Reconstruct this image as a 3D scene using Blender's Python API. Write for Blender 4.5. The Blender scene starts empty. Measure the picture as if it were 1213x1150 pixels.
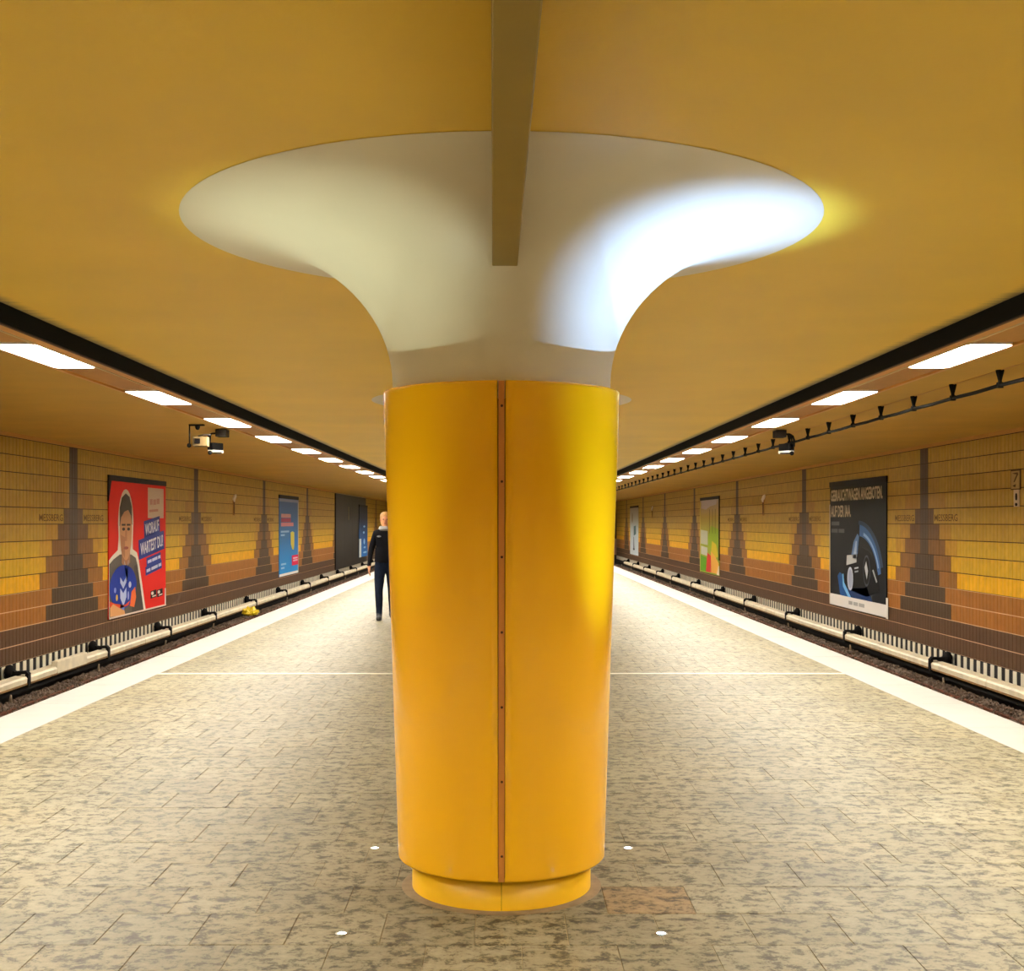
import bpy, bmesh, math, random
from mathutils import Vector, Matrix
random.seed(7)
S = bpy.context.scene
COL = S.collection
PI = math.pi

# ------------------------------------------------------------------ camera
F = 1450.0                                    # focal length in pixels of the 1213 x 1150 frame
cam = bpy.data.objects.new('camera', bpy.data.cameras.new('camera'))
COL.objects.link(cam)
cam.location = (0, 0, 1.6)
cam.rotation_euler = (PI/2, 0, 0)
cam.data.sensor_fit = 'HORIZONTAL'
cam.data.sensor_width = 36
cam.data.lens = F/1213*36
cam.data.shift_x = (606.5-594)/1213
cam.data.shift_y = (618-575)/1213
cam.data.clip_end = 300
S.camera = cam

# ------------------------------------------------------------------ world, exposure
w = bpy.data.worlds.new('world'); S.world = w; w.use_nodes = True
w.node_tree.nodes['Background'].inputs[0].default_value = (0, 0, 0, 1)
w.node_tree.nodes['Background'].inputs[1].default_value = 0
S.view_settings.view_transform = 'Standard'
S.view_settings.look = 'None'
S.view_settings.exposure = 0.32
S.view_settings.gamma = 1.0
S.view_settings.use_curve_mapping = False

LAMP_STRENGTH = 112.0
LAMP_COLOR = (1.0, 0.95, 0.86)
UP_RIGHT, UP_LEFT = 760.0, 115.0                 # watts of the recessed floor uplights

# ------------------------------------------------------------------ materials
def lin(c):
    return tuple(((v/255)/12.92 if v/255 <= 0.04045 else ((v/255+0.055)/1.055)**2.4) for v in c[:3]) + (1.0,)

def mat(name, rgb, rough=0.5, metal=0.0, var=0.0, scale=8.0, bump=0.0, bscale=60.0, coat=0.0, emit=None, spec=None, attr=False):
    m = bpy.data.materials.new(name); m.use_nodes = True
    nt = m.node_tree; b = nt.nodes['Principled BSDF']
    c = lin(rgb)
    b.inputs['Base Color'].default_value = c
    b.inputs['Roughness'].default_value = rough
    b.inputs['Metallic'].default_value = metal
    if coat: b.inputs['Coat Weight'].default_value = coat; b.inputs['Coat Roughness'].default_value = 0.06
    if spec is not None: b.inputs['Specular IOR Level'].default_value = spec
    if emit:
        b.inputs['Emission Color'].default_value = (*emit[0], 1)
        b.inputs['Emission Strength'].default_value = emit[1]
    geo = nt.nodes.new('ShaderNodeNewGeometry')
    src = None
    if attr:
        a = nt.nodes.new('ShaderNodeAttribute'); a.attribute_name = 'tone'; src = a.outputs['Color']
        nt.links.new(src, b.inputs['Base Color'])
    if var > 0:
        n = nt.nodes.new('ShaderNodeTexNoise'); n.inputs['Scale'].default_value = scale; n.inputs['Detail'].default_value = 5
        nt.links.new(geo.outputs['Position'], n.inputs['Vector'])
        r = nt.nodes.new('ShaderNodeMapRange')
        r.inputs['From Min'].default_value = 0.3; r.inputs['From Max'].default_value = 0.7
        r.inputs['To Min'].default_value = 1-var; r.inputs['To Max'].default_value = 1+var
        nt.links.new(n.outputs['Fac'], r.inputs['Value'])
        mx = nt.nodes.new('ShaderNodeMix'); mx.data_type = 'RGBA'; mx.blend_type = 'MULTIPLY'; mx.inputs[0].default_value = 1
        if src: nt.links.new(src, mx.inputs[6])
        else: mx.inputs[6].default_value = c
        nt.links.new(r.outputs['Result'], mx.inputs[7])
        nt.links.new(mx.outputs[2], b.inputs['Base Color'])
    if bump > 0:
        n2 = nt.nodes.new('ShaderNodeTexNoise'); n2.inputs['Scale'].default_value = bscale; n2.inputs['Detail'].default_value = 4
        nt.links.new(geo.outputs['Position'], n2.inputs['Vector'])
        bp = nt.nodes.new('ShaderNodeBump'); bp.inputs['Strength'].default_value = bump; bp.inputs['Distance'].default_value = 0.01
        nt.links.new(n2.outputs['Fac'], bp.inputs['Height'])
        nt.links.new(bp.outputs['Normal'], b.inputs['Normal'])
    return m

M = {}
M['side_ceiling'] = mat('side_ceiling_paint', (214, 170, 68), 0.6, var=0.07, scale=1.2, bump=0.05)
M['beam_paint'] = mat('olive_duct_paint', (150, 128, 54), 0.5, var=0.05, scale=5)
M['black_slot'] = mat('black_slot_paint', (14, 12, 10), 0.8)
M['edge_brown'] = mat('brown_edge_metal', (105, 62, 28), 0.5, metal=0.2)
M['peach'] = mat('peach_lamp_channel', (228, 170, 90), 0.45, var=0.05, scale=3)
M['blank'] = mat('tan_blank_panel', (204, 148, 70), 0.4, var=0.06, scale=4)
M['lamp'] = mat('lamp_diffuser', (255, 250, 240), 0.4, emit=(LAMP_COLOR, LAMP_STRENGTH))
M['reflector'] = mat('white_lamp_reflector', (248, 244, 234), 0.35)
M['cream_metal'] = mat('cream_metal', (226, 205, 160), 0.45)
M['white_paint'] = mat('capital_white_paint', (232, 223, 198), 0.42, var=0.02, scale=3, bump=0.04, bscale=40)
M['yellow'] = mat('yellow_enamel', (255, 189, 4), 0.25, coat=0.25, var=0.015, scale=2)
M['plinth'] = mat('plinth_yellow', (252, 194, 24), 0.4, var=0.05, scale=9)
M['strip'] = mat('orange_brown_strip', (205, 132, 48), 0.45)
M['rivet'] = mat('dark_rivet', (70, 36, 16), 0.4, metal=0.7)
M['ring'] = mat('brown_sealant', (134, 114, 82), 0.7, var=0.2, scale=14)
M['tile'] = mat('glazed_wall_tile', (200, 150, 50), 0.5, var=0.10, scale=7, attr=True, spec=0.3)
M['grout_dark'] = mat('dark_grout', (66, 42, 16), 0.9)
M['grout_pale'] = mat('pale_grout', (220, 184, 150), 0.9)
M['wall_dark'] = mat('dark_wall_base', (22, 18, 15), 0.9)  # near-black lowest part of the track walls
M['plain_wall'] = mat('plain_end_wall', (212, 194, 150), 0.7, var=0.08, scale=2)  # unseen end walls, colour lightened to bounce fill onto the column
M['white_tile'] = mat('white_skirting_tile', (238, 230, 206), 0.4)
M['cornice'] = mat('cornice_paint', (206, 150, 66), 0.55)
M['edge_white'] = mat('white_edge_stone', (160, 156, 147), 0.5, var=0.035, scale=5)
M['joint'] = mat('floor_joint_mortar', (150, 134, 98), 0.9)
M['concrete'] = mat('platform_concrete', (70, 62, 52), 0.9, var=0.2, scale=5)
M['bed'] = mat('track_bed_dirt', (46, 37, 29), 0.95, var=0.4, scale=12, bump=0.4)
M['stone'] = mat('ballast_stone', (82, 66, 52), 0.9, var=0.45, scale=16)
M['sleeper'] = mat('sleeper_wood', (62, 48, 38), 0.85, var=0.3, scale=20)
M['rail'] = mat('rusty_rail', (110, 62, 40), 0.55, metal=0.6)
M['cover'] = mat('third_rail_cover', (230, 218, 188), 0.5, var=0.16, scale=4)
M['cover_dirt'] = mat('cover_lower_lip', (132, 98, 52), 0.7, var=0.25, scale=8)
M['black'] = mat('black_plastic', (16, 14, 13), 0.85, spec=0.15)
M['dark_metal'] = mat('dark_metal', (34, 28, 22), 0.8, spec=0.2)
M['grey_metal'] = mat('grey_metal', (150, 132, 108), 0.5, metal=0.4)
M['beige_case'] = mat('beige_camera_case', (92, 74, 44), 0.7, spec=0.2)
M['glass'] = mat('dark_lens_glass', (10, 10, 14), 0.1)
M['cam_white'] = mat('camera_white_case', (236, 232, 222), 0.4)
M['panel_black'] = mat('black_wall_panel', (22, 17, 14), 0.5, spec=0.2, var=0.1, scale=2)
M['panel_edge'] = mat('pale_panel_edge', (178, 146, 96), 0.5)
M['bag'] = mat('yellow_plastic_bag', (238, 208, 40), 0.45, var=0.1, scale=14)
M['metal_strip'] = mat('pale_expansion_strip', (200, 194, 174), 0.4)
def uplens(name, col, s): return mat(name, (240, 245, 255), 0.3, emit=(col, s))
M['up_cool'] = uplens('uplight_lens_cool', (0.72, 0.85, 1.0), 14)
M['up_green'] = uplens('uplight_lens_green', (0.9, 1.0, 0.85), 9)
M['steel'] = mat('steel_ring', (150, 145, 130), 0.3, metal=0.9)

# central ceiling: mustard paint, with soot streaks blown out of the ventilation slots at its long edges
def ceiling_mat():
    m = bpy.data.materials.new('ceiling_mustard_paint'); m.use_nodes = True
    nt = m.node_tree; N = nt.nodes; L = nt.links; b = N['Principled BSDF']
    b.inputs['Roughness'].default_value = 0.5
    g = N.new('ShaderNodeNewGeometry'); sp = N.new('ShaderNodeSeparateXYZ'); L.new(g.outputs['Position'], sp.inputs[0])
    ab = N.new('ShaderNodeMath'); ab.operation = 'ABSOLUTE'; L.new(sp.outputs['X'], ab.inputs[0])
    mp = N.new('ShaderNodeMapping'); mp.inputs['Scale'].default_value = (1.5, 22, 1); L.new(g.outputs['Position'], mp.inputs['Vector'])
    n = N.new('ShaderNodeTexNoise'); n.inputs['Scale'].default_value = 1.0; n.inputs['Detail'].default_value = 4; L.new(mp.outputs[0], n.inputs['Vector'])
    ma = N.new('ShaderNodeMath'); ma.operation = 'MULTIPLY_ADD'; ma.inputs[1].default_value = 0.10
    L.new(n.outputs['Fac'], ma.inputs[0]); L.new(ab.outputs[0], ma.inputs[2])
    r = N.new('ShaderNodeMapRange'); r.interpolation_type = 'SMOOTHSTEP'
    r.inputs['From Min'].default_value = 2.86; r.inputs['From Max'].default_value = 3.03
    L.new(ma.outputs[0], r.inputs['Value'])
    n3 = N.new('ShaderNodeTexNoise'); n3.inputs['Scale'].default_value = 0.9; n3.inputs['Detail'].default_value = 6; L.new(g.outputs['Position'], n3.inputs['Vector'])
    r3 = N.new('ShaderNodeMapRange'); r3.inputs['From Min'].default_value = .3; r3.inputs['From Max'].default_value = .7
    r3.inputs['To Min'].default_value = .95; r3.inputs['To Max'].default_value = 1.05; L.new(n3.outputs['Fac'], r3.inputs['Value'])
    mu = N.new('ShaderNodeMix'); mu.data_type = 'RGBA'; mu.blend_type = 'MULTIPLY'; mu.inputs[0].default_value = 1
    mu.inputs[6].default_value = lin((246, 205, 54)); L.new(r3.outputs['Result'], mu.inputs[7])
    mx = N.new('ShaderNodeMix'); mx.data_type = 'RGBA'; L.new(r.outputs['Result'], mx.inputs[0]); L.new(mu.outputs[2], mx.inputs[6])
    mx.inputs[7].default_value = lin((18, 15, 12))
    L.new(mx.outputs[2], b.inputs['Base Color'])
    n2 = N.new('ShaderNodeTexNoise'); n2.inputs['Scale'].default_value = 70; L.new(g.outputs['Position'], n2.inputs['Vector'])
    bp = N.new('ShaderNodeBump'); bp.inputs['Strength'].default_value = 0.06; bp.inputs['Distance'].default_value = 0.01
    L.new(n2.outputs['Fac'], bp.inputs['Height']); L.new(bp.outputs['Normal'], b.inputs['Normal'])
    return m
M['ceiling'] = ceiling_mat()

# flecked limestone floor slab
def slab_mat():
    m = bpy.data.materials.new('flecked_limestone'); m.use_nodes = True
    nt = m.node_tree; N = nt.nodes; L = nt.links; b = N['Principled BSDF']; b.inputs['Specular IOR Level'].default_value = .22
    g = N.new('ShaderNodeNewGeometry')
    at = N.new('ShaderNodeAttribute'); at.attribute_name = 'tone'
    mp = N.new('ShaderNodeMapping'); mp.inputs['Scale'].default_value = (7.5, 9.0, 7); L.new(g.outputs['Position'], mp.inputs['Vector'])
    n = N.new('ShaderNodeTexNoise'); n.inputs['Scale'].default_value = 1.55; n.inputs['Detail'].default_value = 7; n.inputs['Roughness'].default_value = .78; n.inputs['Distortion'].default_value = .25
    L.new(mp.outputs[0], n.inputs['Vector'])
    cr = N.new('ShaderNodeValToRGB')
    e = cr.color_ramp.elements
    e[0].position = .36; e[0].color = lin((50, 43, 26))
    e[1].position = .455; e[1].color = lin((94, 86, 61))
    k = cr.color_ramp.elements.new(.49); k.color = lin((131, 123, 97))
    k = cr.color_ramp.elements.new(.68); k.color = lin((152, 144, 117))
    L.new(n.outputs['Fac'], cr.inputs[0])
    n2 = N.new('ShaderNodeTexNoise'); n2.inputs['Scale'].default_value = 1.1; n2.inputs['Detail'].default_value = 5; L.new(g.outputs['Position'], n2.inputs['Vector'])
    r2 = N.new('ShaderNodeMapRange'); r2.inputs['From Min'].default_value = .3; r2.inputs['From Max'].default_value = .7
    r2.inputs['To Min'].default_value = .84; r2.inputs['To Max'].default_value = 1.08; L.new(n2.outputs['Fac'], r2.inputs['Value'])
    m1 = N.new('ShaderNodeMix'); m1.data_type = 'RGBA'; m1.blend_type = 'MULTIPLY'; m1.inputs[0].default_value = 1
    L.new(cr.outputs[0], m1.inputs[6]); L.new(at.outputs['Color'], m1.inputs[7])
    m2 = N.new('ShaderNodeMix'); m2.data_type = 'RGBA'; m2.blend_type = 'MULTIPLY'; m2.inputs[0].default_value = 1
    L.new(m1.outputs[2], m2.inputs[6]); L.new(r2.outputs['Result'], m2.inputs[7])
    L.new(m2.outputs[2], b.inputs['Base Color'])
    rr = N.new('ShaderNodeMapRange'); rr.inputs['To Min'].default_value = .42; rr.inputs['To Max'].default_value = .60
    L.new(n.outputs['Fac'], rr.inputs['Value']); L.new(rr.outputs['Result'], b.inputs['Roughness'])
    bp = N.new('ShaderNodeBump'); bp.inputs['Strength'].default_value = .12; bp.inputs['Distance'].default_value = .01
    L.new(n.outputs['Fac'], bp.inputs['Height']); L.new(bp.outputs['Normal'], b.inputs['Normal'])
    return m
M['slab'] = slab_mat()

# ------------------------------------------------------------------ mesh helpers
class MB:
    """collects shapes; build() links them as one mesh object"""
    def __init__(s): s.v = []; s.f = []; s.sm = []
    def add(s, vs, fs, smooth=False):
        o = len(s.v); s.v += [tuple(v) for v in vs]; s.f += [tuple(i+o for i in f) for f in fs]; s.sm += [smooth]*len(fs)
        return s
    def box(s, x0, x1, y0, y1, z0, z1, mtx=None):
        vs = [Vector(p) for p in ((x0,y0,z0),(x1,y0,z0),(x1,y1,z0),(x0,y1,z0),(x0,y0,z1),(x1,y0,z1),(x1,y1,z1),(x0,y1,z1))]
        if mtx: vs = [mtx @ v for v in vs]
        return s.add(vs, [(0,3,2,1),(4,5,6,7),(0,1,5,4),(1,2,6,5),(2,3,7,6),(3,0,4,7)])
    def cbox(s, x0, x1, y0, y1, z0, z1, c, mtx=None):
        """box with chamfered edges"""
        bm = bmesh.new(); bmesh.ops.create_cube(bm, size=1)
        for v in bm.verts: v.co = Vector(((x0+x1)/2+v.co.x*(x1-x0), (y0+y1)/2+v.co.y*(y1-y0), (z0+z1)/2+v.co.z*(z1-z0)))
        bmesh.ops.bevel(bm, geom=bm.edges[:], offset=c, segments=2, affect='EDGES', profile=.5)
        bm.verts.index_update()
        vs = [(mtx @ v.co) if mtx else v.co.copy() for v in bm.verts]
        s.add(vs, [tuple(v.index for v in f.verts) for f in bm.faces]); bm.free(); return s
    def lathe(s, prof, n=48, a0=0.0, a1=2*PI, center=(0,0,0), smooth=True, cap=False):
        full = abs(a1-a0-2*PI) < 1e-6
        k = n if full else n+1
        vs = []
        for r, z in prof:
            for i in range(k):
                a = a0+(a1-a0)*i/n
                vs.append((center[0]+r*math.cos(a), center[1]+r*math.sin(a), center[2]+z))
        fs = []
        for j in range(len(prof)-1):
            for i in range(n):
                i2 = (i+1) % k if full else i+1
                fs.append((j*k+i, j*k+i2, (j+1)*k+i2, (j+1)*k+i))
        s.add(vs, fs, smooth)
        if cap:
            o = len(s.v)-len(vs)
            s.f.append(tuple(o+i for i in range(k))[::-1]); s.sm.append(False)
            s.f.append(tuple(o+(len(prof)-1)*k+i for i in range(k))); s.sm.append(False)
        return s
    def tube(s, pts, r, n=8, cap=True):
        pts = [Vector(p) for p in pts]; rs = r if isinstance(r, (list, tuple)) else [r]*len(pts)
        vs = []; up = None
        for i, p in enumerate(pts):
            d = (pts[min(i+1, len(pts)-1)]-pts[max(i-1, 0)]).normalized()
            if up is None: up = Vector((0,0,1)) if abs(d.z) < .9 else Vector((1,0,0))
            a = d.cross(up).normalized(); b = a.cross(d).normalized(); up = b
            for k in range(n):
                t = 2*PI*k/n; vs.append(p+a*math.cos(t)*rs[i]+b*math.sin(t)*rs[i])
        fs = []
        for i in range(len(pts)-1):
            for k in range(n):
                fs.append((i*n+k, i*n+(k+1) % n, (i+1)*n+(k+1) % n, (i+1)*n+k))
        if cap:
            fs.append(tuple(range(n))[::-1]); fs.append(tuple((len(pts)-1)*n+k for k in range(n)))
        return s.add(vs, fs, True)
    def ell(s, c, r, nu=12, nv=8, mtx=None):
        vs = [Vector((0,0,-1))]; fs = []
        for j in range(1, nv):
            t = -PI/2+PI*j/nv
            for i in range(nu):
                p = 2*PI*i/nu; vs.append(Vector((math.cos(t)*math.cos(p), math.cos(t)*math.sin(p), math.sin(t))))
        vs.append(Vector((0,0,1)))
        for i in range(nu):
            fs.append((0, 1+(i+1) % nu, 1+i)); e = 1+(nv-2)*nu; fs.append((e+i, e+(i+1) % nu, len(vs)-1))
            for j in range(nv-2): fs.append((1+j*nu+i, 1+j*nu+(i+1) % nu, 1+(j+1)*nu+(i+1) % nu, 1+(j+1)*nu+i))
        vs = [Vector((v.x*r[0], v.y*r[1], v.z*r[2])) for v in vs]
        if mtx: vs = [mtx @ v for v in vs]
        return s.add([v+Vector(c) for v in vs], fs, True)
    def poly(s, pts, z0, z1):
        """extruded outline in the local xy plane"""
        a = sum(pts[i][0]*pts[(i+1) % len(pts)][1]-pts[(i+1) % len(pts)][0]*pts[i][1] for i in range(len(pts)))
        if a < 0: pts = pts[::-1]
        n = len(pts); vs = [(x, y, z0) for x, y in pts]+[(x, y, z1) for x, y in pts]
        fs = [tuple(range(n))[::-1], tuple(range(n, 2*n))]+[(i, (i+1) % n, n+(i+1) % n, n+i) for i in range(n)]
        return s.add(vs, fs)
    def mesh(s, name, m):
        me = bpy.data.meshes.new(name); me.from_pydata(s.v, [], s.f)
        me.polygons.foreach_set('use_smooth', s.sm)
        if m: me.materials.append(m)
        me.update(); return me
    def build(s, name, m, parent=None, loc=None):
        o = bpy.data.objects.new(name, s.mesh(name, m)); COL.objects.link(o)
        if parent: o.parent = parent
        if loc: o.location = loc
        return o

def put(name, me, parent=None, loc=(0,0,0), rot=None):
    o = bpy.data.objects.new(name, me); COL.objects.link(o); o.location = loc
    if rot: o.rotation_euler = rot
    if parent: o.parent = parent
    return o
def empty(name, loc=(0,0,0), rot=(0,0,0)):
    o = bpy.data.objects.new(name, None); COL.objects.link(o); o.location = loc; o.rotation_euler = rot
    o.empty_display_size = .1; return o
def tag(o, label=None, cat=None, group=None, kind=None):
    if label: o['label'] = label
    if cat: o['category'] = cat
    if group: o['group'] = group
    if kind: o['kind'] = kind
    return o
def copy_tree(o, parent=None):
    c = o.copy(); COL.objects.link(c); c.parent = parent
    for ch in list(o.children): copy_tree(ch, c)
    return c
ORD = ['first','second','third','fourth','fifth','sixth','seventh','eighth','ninth','tenth','eleventh','twelfth','thirteenth','fourteenth','fifteenth','sixteenth','seventeenth','eighteenth','nineteenth','twentieth','twenty-first','twenty-second','twenty-third','twenty-fourth','twenty-fifth']

# ------------------------------------------------------------------ the setting
Y0, Y1 = -8.0, 76.0           # length of the hall
CEIL = 2.89
PX, EX, WX = 3.61, 4.10, 7.0  # paving edge, platform edge, wall face
SIDES = (('left', -1), ('right', 1))

# platform body + stone slabs
floor = tag(MB().box(-EX, EX, Y0, Y1, -1.0, -0.0028).build('floor', M['joint']), kind='structure')
floor['label'] = 'flecked limestone platform floor'
CP, SP = 0.37, 0.36
def tone_attr(me, cols):
    a = me.attributes.new('tone', 'FLOAT_COLOR', 'FACE')
    a.data.foreach_set('color', [c for col in cols for c in col])
def slab_shape(w_, d_, top=0.0):
    j = .0012; b = .0016
    x0, x1, y0, y1 = -w_/2+j, w_/2-j, -d_/2+j, d_/2-j
    vs = [(x0,y0,-.034),(x1,y0,-.034),(x1,y1,-.034),(x0,y1,-.034),(x0,y0,-b),(x1,y0,-b),(x1,y1,-b),(x0,y1,-b),
          (x0+b,y0+b,0),(x1-b,y0+b,0),(x1-b,y1-b,0),(x0+b,y1-b,0)]
    fs = [(0,1,5,4),(1,2,6,5),(2,3,7,6),(3,0,4,7),(4,5,9,8),(5,6,10,9),(6,7,11,10),(7,4,8,11),(8,9,10,11)]
    return vs, fs
TONES = [(.88,.87,.85,1),(.96,.96,.95,1),(1,1,1,1),(1.04,1.03,1.02,1),(.92,.90,.85,1),(1.0,.97,.92,1)]
slab_cache = {}
def slab_mesh(w_, t):
    k = (round(w_, 3), t)
    if k not in slab_cache:
        vs, fs = slab_shape(w_, CP); me = MB().add(vs, fs).mesh('slab', M['slab'])
        tone_attr(me, [TONES[t] if t < 100 else (1.0,.80,.64,1)]*len(fs)); slab_cache[k] = me
    return slab_cache[k]
fv, ff, fc = MB(), None, []
n_ind = 0
y = 5.0-CP*3
k0 = -3
rows = []
kk = int((Y0-5.0)/CP)
while 5.0+kk*CP+CP < Y1:
    rows.append(kk); kk += 1
def row_slabs(k):
    off = .796 if k % 2 == 0 else .976
    xs = [-PX]
    n0 = math.floor((-PX-off)/SP)+1
    x = off+n0*SP
    while x < PX-.02:
        if x > -PX+.02: xs.append(x)
        x += SP
    xs.append(PX)
    return list(zip(xs[:-1], xs[1:]))
for k in rows:
    yc = 5.0+(k+.5)*CP
    for (a, b) in row_slabs(k):
        inview = abs((a+b)/2)*F/max(yc, .1) < 640 and yc > 4.1
        t = random.randrange(6)
        if k == 0 and abs(a-.436) < .01: t = 100
        if inview and n_ind < 300 and k >= -2:
            put('floor_slab', slab_mesh(b-a, t), floor, ((a+b)/2, yc, random.uniform(-.0008, .0008))); n_ind += 1
        else:
            vs, fs = slab_shape(b-a, CP)
            fv.add([(v[0]+(a+b)/2, v[1]+yc, v[2]) for v in vs], fs); fc += [TONES[t % 6]]*len(fs)
o = fv.build('floor_slab_field', M['slab'], floor); tone_attr(o.data, fc); tag(o, kind='stuff')

# pale expansion strip across the platform
o = MB().box(-PX, PX, 12.85, 12.93, 0.0, 0.004).build('expansion_strip', M['metal_strip'], floor)
o['label'] = 'pale strip running across the platform floor'

# white platform edge slabs
for i, (sn, s) in enumerate(SIDES):
    tr = MB().box(min(s*PX, s*EX), max(s*PX, s*EX), Y0, Y1, -.03, -.002).build('trim_%d' % (i+1), M['joint'])
    tag(tr, 'white stone edge of the platform beside the %s track' % sn, kind='structure')
    L_ = 1.25
    me = MB().cbox(-.243, .243, -L_/2+.0025, L_/2-.0025, -.03, .003, .004).mesh('edge_slab', M['edge_white'])
    yy = Y0+L_/2
    while yy+L_/2 <= Y1:
        put('edge_slab', me, tr, (s*(PX+EX)/2, yy, random.uniform(-.001, .001))); yy += L_

# ceilings: centre slab with rounded long edges, black slots, side ceilings
def profile_extrude(pts, y0, y1, name, m, smooth=False, parent=None):
    n = len(pts); b = MB()
    vs = [(x, y0, z) for x, z in pts]+[(x, y1, z) for x, z in pts]
    b.add(vs, [tuple(range(n)), tuple(range(n, 2*n))[::-1]])
    b.add(vs, [(i, n+i, n+(i+1) % n, (i+1) % n) for i in range(n)], smooth)
    return b.build(name, m, parent)
R_ = .10
half = [(2.92-0+R_*math.sin(t*PI/16), CEIL+R_-R_*math.cos(t*PI/16)) for t in range(9)]
pts = half+[(3.02, 3.25)]
pts = pts+[(-x, z) for x, z in pts[::-1]]
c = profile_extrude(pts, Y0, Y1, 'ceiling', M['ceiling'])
tag(c, 'mustard yellow concrete ceiling over the platform', kind='structure')
SZ = 2.87
LY0 = 9.43                     # middle of the nearest visible lamp pair
for sn, s in SIDES:
    xs = sorted((s*3.20, s*(WX+.2)))
    o = MB().box(xs[0], xs[1], Y0, Y1, SZ+.12, 3.25).build('ceiling_'+sn, M['side_ceiling'])
    tag(o, 'tan ceiling over the %s track with its lamp channel' % sn, kind='structure')
    a = sorted((s*3.72, s*(WX+.2)))
    MB().box(a[0], a[1], Y0, Y1, SZ, SZ+.12).build('ceiling_slab', M['side_ceiling'], o)
    a = sorted((s*3.02, s*3.20))
    MB().box(a[0], a[1], Y0, Y1, 3.10, 3.25).build('ventilation_slot', M['black_slot'], o)
    a = sorted((s*3.185, s*3.20))
    MB().box(a[0], a[1], Y0, Y1, SZ, 3.10).build('slot_wall', M['black_slot'], o)
    a = sorted((s*3.20, s*3.222))
    MB().box(a[0], a[1], Y0, Y1, SZ-.004, SZ+.12).build('edge_angle', M['edge_brown'], o)
    a = sorted((s*3.222, s*3.325))
    MB().box(a[0], a[1], Y0, Y1, SZ+.002, SZ+.12).build('channel_board', M['peach'], o)
    a = sorted((s*3.318, s*3.332))
    MB().box(a[0], a[1], Y0, Y1, SZ-.006, SZ+.11).build('channel_rib', M['cream_metal'], o)
    a = sorted((s*3.685, s*3.72))
    MB().box(a[0], a[1], Y0, Y1, SZ-.003, SZ+.12).build('channel_rib', M['peach'], o)
    for q in range(-4, 21):                           # blank panels between the lamps
        ya, yb = LY0+3.15*q+.69, LY0+3.15*(q+1)-.69
        if yb > Y1 or ya < Y0: continue
        a = sorted((s*3.334, s*3.683))
        MB().cbox(a[0], a[1], ya, yb, SZ+.012, SZ+.10, .006).build('blank_panel', M['blank'], o)

# end walls
for nm, yy in (('wall_back', Y0), ('wall_far', Y1)):
    d = -.2 if nm == 'wall_back' else .2
    o = MB().box(-WX-.2, WX+.2, min(yy, yy+d), max(yy, yy+d), -1.2, 3.25).build(nm, M['plain_wall'])
    tag(o, 'plain tan end wall of the hall', kind='structure')

# ---- tiled side walls with the stepped towers
TP, RH, TOPZ = 0.1275, 0.2493, 2.81
def srgb(r, g, b): return lin((r, g, b))
BACK = [(186,150,54)]*4+[(188,152,54),(194,156,52),(212,172,46),(224,178,42),(244,186,28)]
TAN = {1:(180,142,54),2:(178,138,52),3:(174,132,50),5:(188,144,50),6:(200,152,48)}
MID = {4:(98,68,36),5:(106,72,36),6:(128,86,38),7:(140,94,40),8:(156,104,42)}
ORANGE = (164,106,42); DARK = (76,57,37); LOW = (88,62,40)
def tile_color(row, d):
    """row 0 at the top, d = tile columns from the tower's axis"""
    if row >= 11: return LOW
    core = 1 if row < 7 else 3+2*(row-7)
    if d <= core: return DARK
    if row >= 9: return ORANGE
    if row >= 4 and d <= 3+2*(row-4): return MID[row]
    tan = {1:3, 2:5, 3:7, 5:9, 6:11}.get(row)
    if tan and d <= tan: return TAN[row]
    return BACK[row]
TOWER = {'left': 20.0, 'right': 20.25}
tile_meshes = {}
def tile_shape(w_, h_):
    j = .0055; p = .009; b = .003    # local x across, local y up, local z out of the wall
    x0, x1, y0, y1 = -w_/2+j, w_/2-j, -h_/2+j+.001, h_/2-j-.001
    vs = [(x0,y0,0),(x1,y0,0),(x1,y1,0),(x0,y1,0),(x0,y0,p-b),(x1,y0,p-b),(x1,y1,p-b),(x0,y1,p-b),(x0+b,y0+b,p),(x1-b,y0+b,p),(x1-b,y1-b,p),(x0+b,y1-b,p)]
    fs = [(0,1,5,4),(1,2,6,5),(2,3,7,6),(3,0,4,7),(4,5,9,8),(5,6,10,9),(6,7,11,10),(7,4,8,11),(8,9,10,11)]
    return vs, fs
def tile_shape_lo(w_, h_):
    j = .0055; p = .009
    x0, x1, y0, y1 = -w_/2+j, w_/2-j, -h_/2+j+.001, h_/2-j-.001
    vs = [(x0,y0,0),(x1,y0,0),(x1,y1,0),(x0,y1,0),(x0,y0,p),(x1,y0,p),(x1,y1,p),(x0,y1,p)]
    return vs, [(0,1,5,4),(1,2,6,5),(2,3,7,6),(3,0,4,7),(4,5,6,7)]
def jit(c, a):
    k = 1+random.uniform(-a, a); l = lin(c); return (l[0]*k, l[1]*k, l[2]*k, 1)
def wall_matrix(s, y, z, off=0.0):
    """local x runs left to right as read from the platform, y up, z out of the wall"""
    if s < 0: return Matrix(((0,0,1,-WX+off),(1,0,0,y),(0,1,0,z),(0,0,0,1)))
    return Matrix(((0,0,-1,WX-off),(-1,0,0,y),(0,1,0,z),(0,0,0,1)))
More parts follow.
